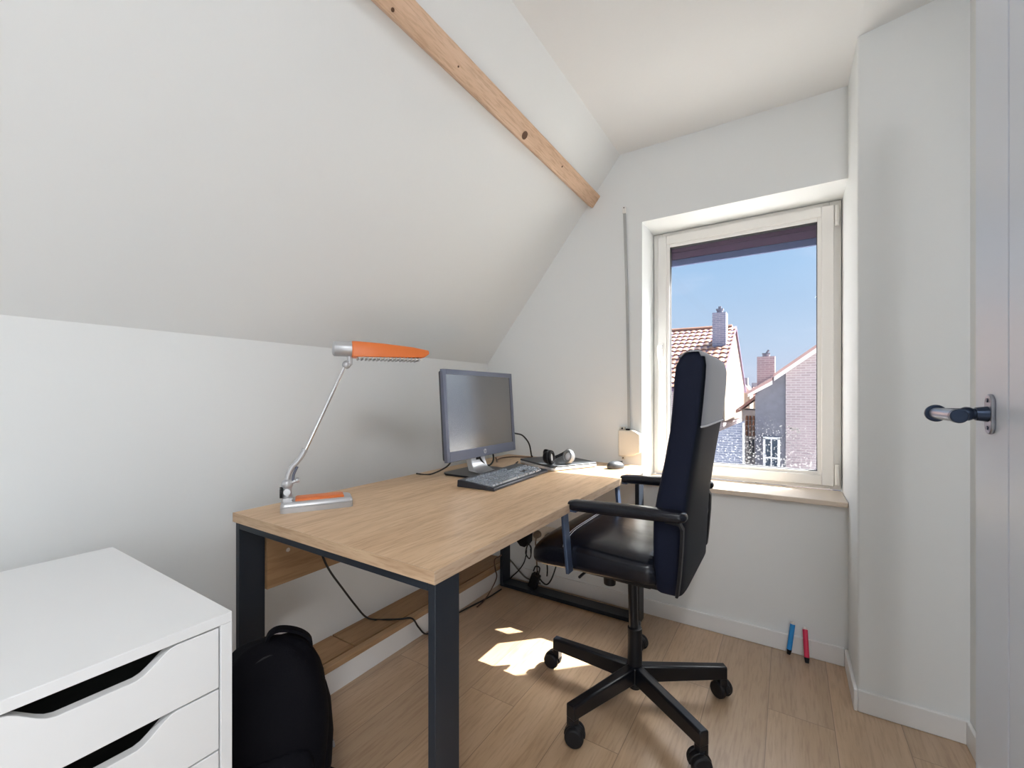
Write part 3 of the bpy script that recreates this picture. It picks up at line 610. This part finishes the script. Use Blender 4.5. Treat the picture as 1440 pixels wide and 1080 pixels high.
# ------------------------------------------------------------ blind strap winder
bw = thing('blind_strap_winder', 'cream roller blind strap winder on the wall left of the window', 'strap winder', (-0.68, YW, 0.855))
m = MB()
pts = [(-0.738,0.922),(-0.660,0.924),(-0.628,0.905),(-0.628,0.812),(-0.665,0.793),(-0.738,0.788)]
m.prism(pts, 'Y', 2.178, YW-0.001); m.build('housing', M_cream, bw, bevel=0.006, seg=3)
MB().box(-0.736,-0.712,2.196,YW-0.001,0.924,0.938).box(-0.728,-0.712,2.203,YW-0.001,0.770,0.787).build('mounting_tab', M_cream, bw, bevel=0.002)
MB().cyl((-0.722,2.203,0.931),(-0.722,2.193,0.931),0.005,n=12).cyl((-0.700,2.188,0.926),(-0.680,2.188,0.926),0.006,n=12).cyl((-0.720,2.203,0.778),(-0.720,2.200,0.778),0.0035,n=10).build('roller', M_rubber, bw, smooth=True)
stp = [(-0.689,2.203,0.925),(-0.700,2.212,1.50),(-0.716,2.212,2.045)]
MB().tube(stp, 0.004, flat=(0.0008,0.0072,(0,1,0)), smooth=3).build('strap', M_strap, bw)
MB().prism(rrect(0.018,0.036,0.006,4,-0.717,2.062), 'Y', 2.206, YW-0.0005).build('strap_guide', M_pvc, bw, bevel=0.002)
MB().cyl((-0.717,2.206,2.073),(-0.717,2.2045,2.073),0.003,n=10).build('screw', M_rubber, bw)

# ------------------------------------------------------------ office chair
CX, CY = -0.469, 1.567
ch = thing('office_chair', 'black office swivel chair with a grey headrest cover in front of the window', 'office chair', (CX, CY, 0))
# five spokes
AX = [33, 105, 178, 250, 323]; RB = 0.322
hub = MB().cyl((CX,CY,0.060),(CX,CY,0.128),0.034,n=24).cyl((CX,CY,0.045),(CX,CY,0.060),0.022,n=20).build('hub', M_blackmetal, ch, smooth=True, bevel=0.003)
for a in AX:
    d = Vector((math.cos(R(a)), math.sin(R(a)), 0)); pz = Vector((-d.y, d.x, 0)); o = Vector((CX,CY,0))
    def q(t, w, z): v = o + d*t + pz*w; return (v.x, v.y, z)
    rings = []
    for t, w, zt_, zb_ in ((0.020,0.019,0.130,0.072),(0.29,0.017,0.124,0.078),(0.330,0.017,0.123,0.078)):
        rings.append([q(t,-w,zb_), q(t,w,zb_), q(t,w,zt_-0.004), q(t,w*0.75,zt_), q(t,-w*0.75,zt_), q(t,-w,zt_-0.004)])
    lg_ = MB().loft(rings)
    Rm = Matrix.Translation(o) @ Matrix.Rotation(R(a), 4, 'Z')
    lg_.box(0.305,0.3305,-0.016,0.016,0.046,0.080,M=Rm)
    leg = lg_.build('leg', M_blackmetal, ch, bevel=0.003)
    # twin-wheel caster, swivelled a little
    sw = Rm @ Matrix.Translation((0.326,0,0)) @ Matrix.Rotation(R(60 + a*1.7), 4, 'Z')
    c_ = MB().cyl(sw@Vector((0.0,0,0.045)), sw@Vector((0,0,0.066)), 0.008, n=12)
    hoodp = [(0.034*math.cos(R(t))+0.012, 0.030+0.033*math.sin(R(t))) for t in range(0, 200, 20)] + [(-0.010,0.022),(0.020,0.026)]
    c_.prism(hoodp, 'Y', -0.010, 0.010, M=sw)
    cs = c_.build('caster', M_rubber, leg, bevel=0.003)
    for s_ in (-1, 1):
        MB().cyl(sw@Vector((0.012,s_*0.0115,0.0325)), sw@Vector((0.012,s_*0.028,0.0325)), 0.0315, 0.028, n=26).build('wheel', M_rubber, leg, smooth=True, bevel=0.004)
MB().cyl((CX,CY,0.128),(CX,CY,0.262),0.0255,n=24).build('gas_lift_sleeve', M_rubber, ch, smooth=True, bevel=0.002)
MB().cyl((CX-0.004,CY,0.255),(CX-0.010,CY,0.47),0.0165,n=24).build('gas_lift', M_blackmetal, ch, smooth=True)
MB().box(-0.62,-0.34,CY-0.095,CY+0.095,0.455,0.500).box(-0.53,-0.40,CY-0.045,CY+0.045,0.43,0.456).build('seat_mechanism', M_blackmetal, ch, bevel=0.004)
MB().cyl((-0.555,1.545,0.470),(-0.555,1.545,0.405),0.026,0.021,n=20).build('tilt_knob', M_rubber, ch, smooth=True, bevel=0.003)
MB().tube([(-0.60,CY-0.05,0.47),(-0.60,1.43,0.482),(-0.595,1.36,0.488)],0.005).build('height_lever', M_blackmetal, ch, smooth=True)
# seat cushion: stations along x, cross sections in y/z
ST = [(-0.772,0.525,0.548,0.205),(-0.768,0.508,0.568,0.220),(-0.755,0.500,0.585,0.231),(-0.725,0.497,0.603,0.240),(-0.68,0.500,0.614,0.244),(-0.637,0.502,0.617,0.245),(-0.55,0.505,0.609,0.245),(-0.45,0.510,0.602,0.245),(-0.36,0.513,0.597,0.242),(-0.31,0.515,0.594,0.236)]
rings = []
for x, zb_, zt_, hw in ST:
    r = []; zc = (zb_+zt_)/2; hz = (zt_-zb_)/2
    for k in range(40):
        a = 2*math.pi*k/40; c_, s_ = math.cos(a), math.sin(a)
        y = CY + hw*math.copysign(abs(c_)**0.34, c_); zz = zc + hz*math.copysign(abs(s_)**0.5, s_)
        if s_ > 0: zz += 0.014*(1-abs(c_)**2)*math.sin(min(1,(x+0.772)/0.2)*math.pi/2) + 0.0015*math.sin(x*170+c_*5)*(1-abs(c_))
        r.append((x, y, zz))
    rings.append(r)
seat = MB().loft(rings).build('seat', M_leather, ch, smooth=True, subsurf=1)
# seam across the seat and stitched side seam
def seat_top(f):
    c_ = abs(f)**(1/0.34); s_ = math.sqrt(max(0,1-c_*c_)); return 0.5595 + 0.0575*s_**0.5 + 0.014*(1-c_*c_)
fs = [-0.985,-0.96,-0.92,-0.86,-0.78,-0.66,-0.5,-0.3,-0.1,0.1,0.3,0.5,0.66,0.78,0.86,0.92,0.96]
MB().tube([(-0.640, CY+0.245*f, seat_top(f)) for f in fs], 0.0013, n=6).tube([(-0.632, CY+0.245*f, seat_top(f)) for f in fs], 0.0013, n=6).build('stitching', M_piping, seat, smooth=True)
# backrest
BK = [(0.508,-0.338,-0.262,0.224),(0.515,-0.345,-0.258,0.232),(0.58,-0.350,-0.255,0.237),(0.65,-0.353,-0.252,0.238),(0.73,-0.352,-0.247,0.237),(0.80,-0.341,-0.238,0.235),(0.90,-0.320,-0.224,0.236),(1.0,-0.302,-0.208,0.240),(1.08,-0.294,-0.199,0.243),(1.15,-0.290,-0.193,0.243),(1.19,-0.286,-0.192,0.238),(1.212,-0.276,-0.198,0.228),(1.226,-0.262,-0.210,0.214),(1.233,-0.245,-0.224,0.195)]
def bk_ring(z, xf, xr, hw, inf=0.0):
    xc, hx = (xf+xr)/2, (xr-xf)/2+inf; r = []
    hx = max(hx, 0.004); hw = hw+inf
    K = 48
    for k in range(K):
        a = 2*math.pi*k/K; c_, s_ = math.cos(a), math.sin(a)
        r.append((xc+hx*math.copysign(abs(c_)**0.35, c_) , CY+hw*math.copysign(abs(s_)**0.25, s_), z))
    return r
rings = [bk_ring(*t) for t in BK]
bmb = MB().loft(rings); bmb.mats = []
back = bmb.build('backrest', M_chairfab, ch, smooth=True)
back.data.materials.append(M_chairback)
for p in back.data.polygons:
    if p.normal.x > 0.72 and p.center.x + CX > -0.29: p.material_index = 1
# grey cover over the rear and the top
cv = bmesh.new(); RR = []
BK2 = [(1.015,-0.2995,-0.206,0.2405)] + [t for t in BK if t[0] > 1.05]
for t in BK2: RR.append([cv.verts.new(Vector(p)-Vector((CX,CY,0))) for p in bk_ring(t[0]+ (0.004 if t[0]>1.2 else 0), t[1], t[2], t[3], 0.004)])
K = 48
for i in range(len(RR)-1):
    for k in range(K):
        vs = [RR[i][k], RR[i][(k+1)%K], RR[i+1][(k+1)%K], RR[i+1][k]]
        ctr = sum((v.co for v in vs), Vector())/4
        rear = ctr.x + CX > (BK2[i][1]+BK2[i][2])/2 + 0.34*(BK2[i][2]-BK2[i][1])
        ang = (k+0.5)/K*2*math.pi
        if math.cos(ang) > 0 and abs(math.cos(ang))**0.35 > 0.86: cv.faces.new(vs)
        elif BK2[i][0] > 1.205 and abs(ctr.y) < 0.222: cv.faces.new(vs)
cv.faces.new(RR[-1])
bmesh.ops.delete(cv, geom=[v for v in cv.verts if not v.link_faces], context='VERTS')
bmesh.ops.recalc_face_normals(cv, faces=cv.faces)
me = bpy.data.meshes.new('headrest_cover'); cv.to_mesh(me); cv.free(); me.materials.append(M_grey)
for p in me.polygons: p.use_smooth = True
hcov = bpy.data.objects.new('headrest_cover', me); C.objects.link(hcov); hcov.parent = ch; ORG[hcov.name] = Vector((CX,CY,0))
# pale hem under the cover and three seams at its top
hem = []
for k in range(48):
    a = 2*math.pi*k/48
    if math.cos(a) > 0 and abs(math.cos(a))**0.35 > 0.84: hem.append((math.sin(a), bk_ring(1.013,-0.2995,-0.206,0.2405,0.005)[k]))
hem.sort(key=lambda t: t[0]); MB().tube([h[1] for h in hem], 0.0028, n=6, smooth=2).build('hem', M_piping, hcov, smooth=True)
# arms
def arm(sgn):
    y = CY + sgn*0.262
    pad = []
    for x, zc, hz, hy in ((-0.608,0.744,0.006,0.010),(-0.604,0.744,0.014,0.020),(-0.585,0.745,0.018,0.025),(-0.45,0.750,0.019,0.026),(-0.33,0.753,0.019,0.026),(-0.262,0.755,0.017,0.024),(-0.246,0.755,0.012,0.018),(-0.241,0.755,0.005,0.009)):
        pad.append([(x, y+hy*math.copysign(abs(math.cos(t))**0.7,math.cos(t)), zc+hz*math.copysign(abs(math.sin(t))**0.7,math.sin(t))) for t in [2*math.pi*k/20 for k in range(20)]])
    am = MB()
    # flat bar bent round: built from a ribbon of boxes in the x/z plane
    path = [(-0.575,0.730),(-0.600,0.730),(-0.616,0.724),(-0.624,0.708),(-0.622,0.68),(-0.614,0.60),(-0.608,0.54),(-0.606,0.520)]
    rg = []
    for i, (x, z) in enumerate(path):
        a = path[max(0,i-1)]; b = path[min(len(path)-1,i+1)]; d = Vector((b[0]-a[0],0,b[1]-a[1])).normalized(); n_ = Vector((-d.z,0,d.x))
        p = Vector((x,y,z)); hw_, ht = 0.018, 0.0055
        rg.append([p+n_*ht+Vector((0,hw_,0)), p+n_*ht-Vector((0,hw_,0)), p-n_*ht-Vector((0,hw_,0)), p-n_*ht+Vector((0,hw_,0))])
    am.loft(rg); am.cyl((-0.607,y+sgn*0.004,0.535),(-0.607,y-sgn*0.02,0.535),0.006,n=12)
    a_ = am.build('armrest', M_armmetal, ch, bevel=0.002)
    MB().loft(pad).build('arm_pad', M_leather, a_, smooth=True)
    path = [(-0.300,0.738),(-0.262,0.735),(-0.254,0.72),(-0.256,0.66),(-0.262,0.58),(-0.268,0.525)]
    rg = []
    for i, (x, z) in enumerate(path):
        a = path[max(0,i-1)]; b = path[min(len(path)-1,i+1)]; d = Vector((b[0]-a[0],0,b[1]-a[1])).normalized(); n_ = Vector((-d.z,0,d.x))
        p = Vector((x,y,z)); hw_, ht = 0.014, 0.004
        rg.append([p+n_*ht+Vector((0,hw_,0)), p+n_*ht-Vector((0,hw_,0)), p-n_*ht-Vector((0,hw_,0)), p-n_*ht+Vector((0,hw_,0))])
    MB().loft(rg).build('rear_support', M_rubber, a_, bevel=0.002)
arm(-1); arm(1)

# ------------------------------------------------------------ backpack
ba = thing('backpack', 'black backpack standing on the floor between the drawer cabinet and the desk', 'backpack', (-1.112, 0.600, 0), math.atan2(0.873, 0.487))
# local x = width (to the right as seen), y = away from the viewer
rings = []
for z, hx, hy, yo in ((0.002,0.100,0.075,0),(0.012,0.108,0.085,0),(0.10,0.120,0.100,-0.006),(0.20,0.137,0.102,-0.008),(0.29,0.139,0.095,-0.004),(0.365,0.128,0.080,0.004),(0.415,0.110,0.066,0.012),(0.447,0.090,0.050,0.020),(0.464,0.062,0.030,0.028),(0.469,0.030,0.014,0.032)):
    r = []
    for k in range(40):
        a = 2*math.pi*k/40; c_, s_ = math.cos(a), math.sin(a)
        w = 0.004*math.sin(z*37+k*0.9)
        r.append(((hx+w)*math.copysign(abs(c_)**0.6, c_), yo+(hy+w)*math.copysign(abs(s_)**0.6, s_), z))
    rings.append(r)
bo = MB().loft(rings).build('body', M_bag, ba, smooth=True, local=True, subsurf=1)
rings = []
for z, hx, hy in ((0.03,0.08,0.02),(0.05,0.100,0.034),(0.14,0.105,0.042),(0.22,0.100,0.036),(0.26,0.08,0.02)):
    rings.append([(hx*math.copysign(abs(math.cos(a))**0.6,math.cos(a)), -0.088+hy*math.copysign(abs(math.sin(a))**0.6,math.sin(a)), z) for a in [2*math.pi*k/28 for k in range(28)]])
MB().loft(rings).build('front_pocket', M_bag, ba, smooth=True, local=True, subsurf=1)
rings = []
for z, hx, hy in ((0.06,0.012,0.04),(0.10,0.022,0.055),(0.18,0.026,0.058),(0.26,0.020,0.05),(0.30,0.010,0.035)):
    rings.append([(0.124+hx*math.cos(a), 0.0+hy*math.sin(a), z+0.03) for a in [2*math.pi*k/24 for k in range(24)]])
MB().loft(rings).build('side_pocket', M_bag, ba, smooth=True, local=True)
MB().tube([(-0.010,0.03,0.455),(0.0,0.03,0.482),(0.025,0.03,0.489),(0.068,0.03,0.472),(0.096,0.03,0.442),(0.094,0.03,0.405)],0.01,flat=(0.013,0.0035,(0,1,0))).build('carry_handle', M_bag, ba, smooth=True, local=True)
MB().tube([(-0.112,-0.06,0.12),(-0.118,-0.058,0.28),(-0.075,-0.045,0.40),(0,-0.018,0.450),(0.075,-0.045,0.40),(0.118,-0.058,0.28),(0.112,-0.06,0.12)],0.003,n=6).build('zip', M_rubber, ba, smooth=True, local=True)
for z in (0.155,0.035): MB().cyl((0.146-(0.02 if z<0.1 else 0),-0.02,z+0.03),(0.150-(0.02 if z<0.1 else 0),-0.02,z+0.012),0.0035).build('zip_pull', M_bagz, ba, smooth=True, local=True)
MB().tube([(0.09,0.085,0.06),(0.16,0.07,0.02),(0.21,0.02,0.006),(0.235,-0.05,0.005),(0.20,-0.12,0.005)],0.01,flat=(0.014,0.0022,(0.1,0.2,1))).build('strap', M_bag, ba, smooth=True, local=True)

# ------------------------------------------------------------ two markers leaning on the baseboard
def marker(base, top, m, label):
    t = thing('marker_pen', label, 'marker pen', base, 0, 'marker pens leaning on the baseboard'); b = Vector(base); e_ = Vector(top); d = (e_-b)
    P = lambda f: b + d*f
    MB().cyl(P(0.15),P(0.93),0.0095,n=20).build('barrel', m, t, smooth=True, bevel=0.001)
    MB().cyl(P(0.93),P(1.0),0.0088,0.0065,n=20).build('end_plug', M_markw, t, smooth=True, bevel=0.002)
    MB().cyl(P(0.0),P(0.15),0.0065,0.0098,n=20).build('cap', M_rubber, t, smooth=True, bevel=0.001)
marker((0.002,2.172,0.009),(0.018,2.203,0.136), M_blue, 'blue marker pen leaning on the baseboard under the window')
marker((0.066,2.140,0.009),(0.060,2.200,0.128), M_red, 'red marker pen leaning on the baseboard under the window')

# ------------------------------------------------------------ outside
tag(MB().box(-60,60,2.7,120,-4.2,-4.0).build('street_ground', M_ground), 'ground far below between the houses outside the window', 'ground')['kind'] = 'structure'
def tiled(x0, x1, ya, za, yb, zb, tw=0.21, rowh=0.34):
    """roof plane facing -Y: waves along x, a step at every course"""
    m = MB(); L_ = math.hypot(yb-ya, zb-za); nrm = Vector((0, -(zb-za)/L_, (yb-ya)/L_)); nr = int(L_/rowh)
    nx = int((x1-x0)/tw*8); grid = []
    for j in range(nr):
        for dv, lift in ((0.0, 0.045), (0.98, 0.0)):
            v = (j+dv)/nr; row = []
            for i in range(nx+1):
                x = x0+(x1-x0)*i/nx; w = 0.035*abs(math.sin(math.pi*(x-x0)/tw))
                p = Vector((x, ya+(yb-ya)*v, za+(zb-za)*v)) + nrm*(w+lift); row.append(m.b.verts.new(p))
            grid.append(row)
    for a, b in zip(grid, grid[1:]):
        for i in range(nx): m.b.faces.new([a[i], a[i+1], b[i+1], b[i]])
    return m
A = thing('tiled_house', 'house with orange tiled roof and cream gable seen behind the chair', 'house', (-4.5, 16, -4))
MB().prism([(13.9,-4),(21.9,-4),(21.9,1.35),(18,3.50),(13.9,1.35)], 'X', -8.0, -1.70).build('wall', M_brickpink, A)
MB().prism([(14.5,0.3),(21.9,0.1),(21.9,1.45),(18,3.62),(14.0,1.45)], 'X', -1.70, -1.66).build('gable_render', M_cladcream, A)
tiled(-8.0,-1.62,13.5,1.28,18.0,3.60).build('roof', M_tile, A)
MB().prism([(13.5,1.2),(18,3.53),(22.4,1.2),(22.4,1.3),(18,3.64),(13.5,1.3)], 'X', -8, -1.60).build('roof_deck', M_soffit, A)
chm = MB().box(-2.20,-1.775,16.3,16.8,1.8,3.92).build('chimney', M_brickblue, A)
MB().cyl((-1.99,16.55,3.92),(-1.99,16.55,4.02),0.10,n=12).box(-2.10,-1.88,16.44,16.66,4.02,4.07).cyl((-1.99,16.55,4.07),(-1.99,16.55,4.16),0.05,n=10).build('chimney_pot', M_brickdark, chm)
MB().cyl((-1.75,18,3.62),(-8,18,3.66),0.10,n=10).build('ridge', M_tile, A)
B = thing('brick_annex', 'low blue-grey brick annex with sloping top below the cream gable', 'annex', (-1.6, 13, -4))
MB().prism([(-2.6,-4),(-0.955,-4),(-0.955,0.42),(-1.5,0.16),(-2.6,-0.2)] if False else [(-2.6,-4),(-1.01,-4),(-1.03,0.385),(-1.49,0.14),(-2.6,-0.5)], 'Y', 13.0, 13.8).build('wall', M_brickblue, B)
MB().box(-1.015,-0.965,12.93,12.99,-4,0.36).build('drainpipe', M_extwhite, B)
Hs = thing('brick_gable_house', 'brick house with white gable boards and a square chimney at the right of the view', 'house', (1.5, 15.5, -4))
sl_ = 0.768
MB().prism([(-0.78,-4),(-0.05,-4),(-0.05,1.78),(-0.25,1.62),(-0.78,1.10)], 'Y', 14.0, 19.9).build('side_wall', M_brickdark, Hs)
MB().prism([(-0.05,-4),(4.2,-4),(4.2,1.6),(2.6,3.75),(-0.05,1.74)], 'Y', 13.94, 19.9).build('wall', M_brickpink, Hs)
MB().prism([(-0.32,1.60),(2.6,3.86),(2.6,3.73),(-0.32,1.48)], 'Y', 13.78, 13.90).prism([(-0.95,1.13),(-0.36,1.50),(-0.36,1.39),(-0.95,1.04)], 'Y', 13.78, 13.90).build('gable_board', M_extwhite, Hs)
MB().prism([(-0.34,1.66),(2.6,3.95),(4.6,1.6),(4.6,1.5),(2.6,3.85),(-0.34,1.58)], 'Y', 13.74, 20).prism([(-0.97,1.19),(-0.36,1.58),(-0.36,1.49),(-0.97,1.11)], 'Y', 13.74, 20).build('roof', M_tilefar, Hs)
wf = MB().box(-0.589,-0.183,13.93,14.0,-1.15,-1.09).box(-0.589,-0.183,13.93,14.0,-0.125,-0.068).box(-0.589,-0.53,13.93,14.0,-1.1,-0.1).box(-0.242,-0.183,13.93,14.0,-1.1,-0.1).box(-0.53,-0.242,13.93,14.0,-0.66,-0.62).box(-0.405,-0.375,13.94,14.0,-1.1,-0.1).build('window_frame', M_extwhite, Hs)
MB().box(-0.55,-0.22,13.975,13.995,-1.12,-0.1).build('window_pane', M_darkglass, wf)
c2 = MB().box(-0.806,-0.332,15.3,15.8,0.9,2.27).build('chimney', M_brickpink, Hs)
MB().cyl((-0.57,15.55,2.27),(-0.57,15.55,2.36),0.10,n=10).box(-0.68,-0.46,15.5,15.6,2.36,2.39).cyl((-0.56,15.55,2.39),(-0.50,15.55,2.48),0.03,n=8).build('chimney_pot', M_brickdark, c2)
D = thing('tile_hung_house', 'narrow pale house with hung tiles between the gable and the brick house', 'house', (-1.1, 16.5, -4))
MB().box(-1.30,-0.80,16.3,18,-4,0.60).build('wall', M_extwhite, D)
tm = MB()
for i in range(4):
    for j in range(4): tm.cyl((-1.15+i*0.10,16.27,-0.25+j*0.17),(-1.15+i*0.10,16.27,-0.25+j*0.17+0.15),0.042,0.030,n=10)
tm.build('hung_tiles', M_tile, D)
w3 = MB().box(-1.12,-0.90,16.22,16.3,-0.85,-0.80).box(-1.12,-0.90,16.22,16.3,-0.36,-0.31).box(-1.12,-1.09,16.22,16.3,-0.85,-0.31).box(-0.93,-0.90,16.22,16.3,-0.85,-0.31).box(-1.03,-0.99,16.22,16.3,-0.85,-0.31).build('window_frame', M_extwhite, D)
MB().box(-1.1,-0.92,16.26,16.29,-0.84,-0.32).build('window_pane', M_darkglass, w3)
MB().prism([(-1.45,0.50),(-0.80,1.05),(-0.80,1.16),(-1.45,0.60)], 'Y', 16.0, 18).build('roof', M_tilefar, D)
for k, (x, z, w, Y) in enumerate(((-2.3,1.75,0.7,30),(-2.05,1.55,0.8,35),(-3.3,1.7,1.0,40))):
    F = thing('distant_house', ['distant house with faded red roof, tallest of the far row', 'distant house with faded red roof, lowest of the far row', 'distant house with faded red roof, behind the cream gable'][k], 'house', (x, Y, -4), 0, 'distant houses beyond the street')
    MB().box(x-w/2,x+w/2,Y,Y+3,-4,z-0.5).build('wall', M_cladcream, F)
    MB().prism([(x-w/2-0.1,z-0.55),(x,z+0.1),(x+w/2+0.1,z-0.55)], 'Y', Y-0.2, Y+3.2).build('roof', M_tilefar, F)
    MB().box(x-0.15,x+0.2,Y+0.5,Y+1.0,z-0.5,z+0.4).build('chimney', M_brickdark, F)
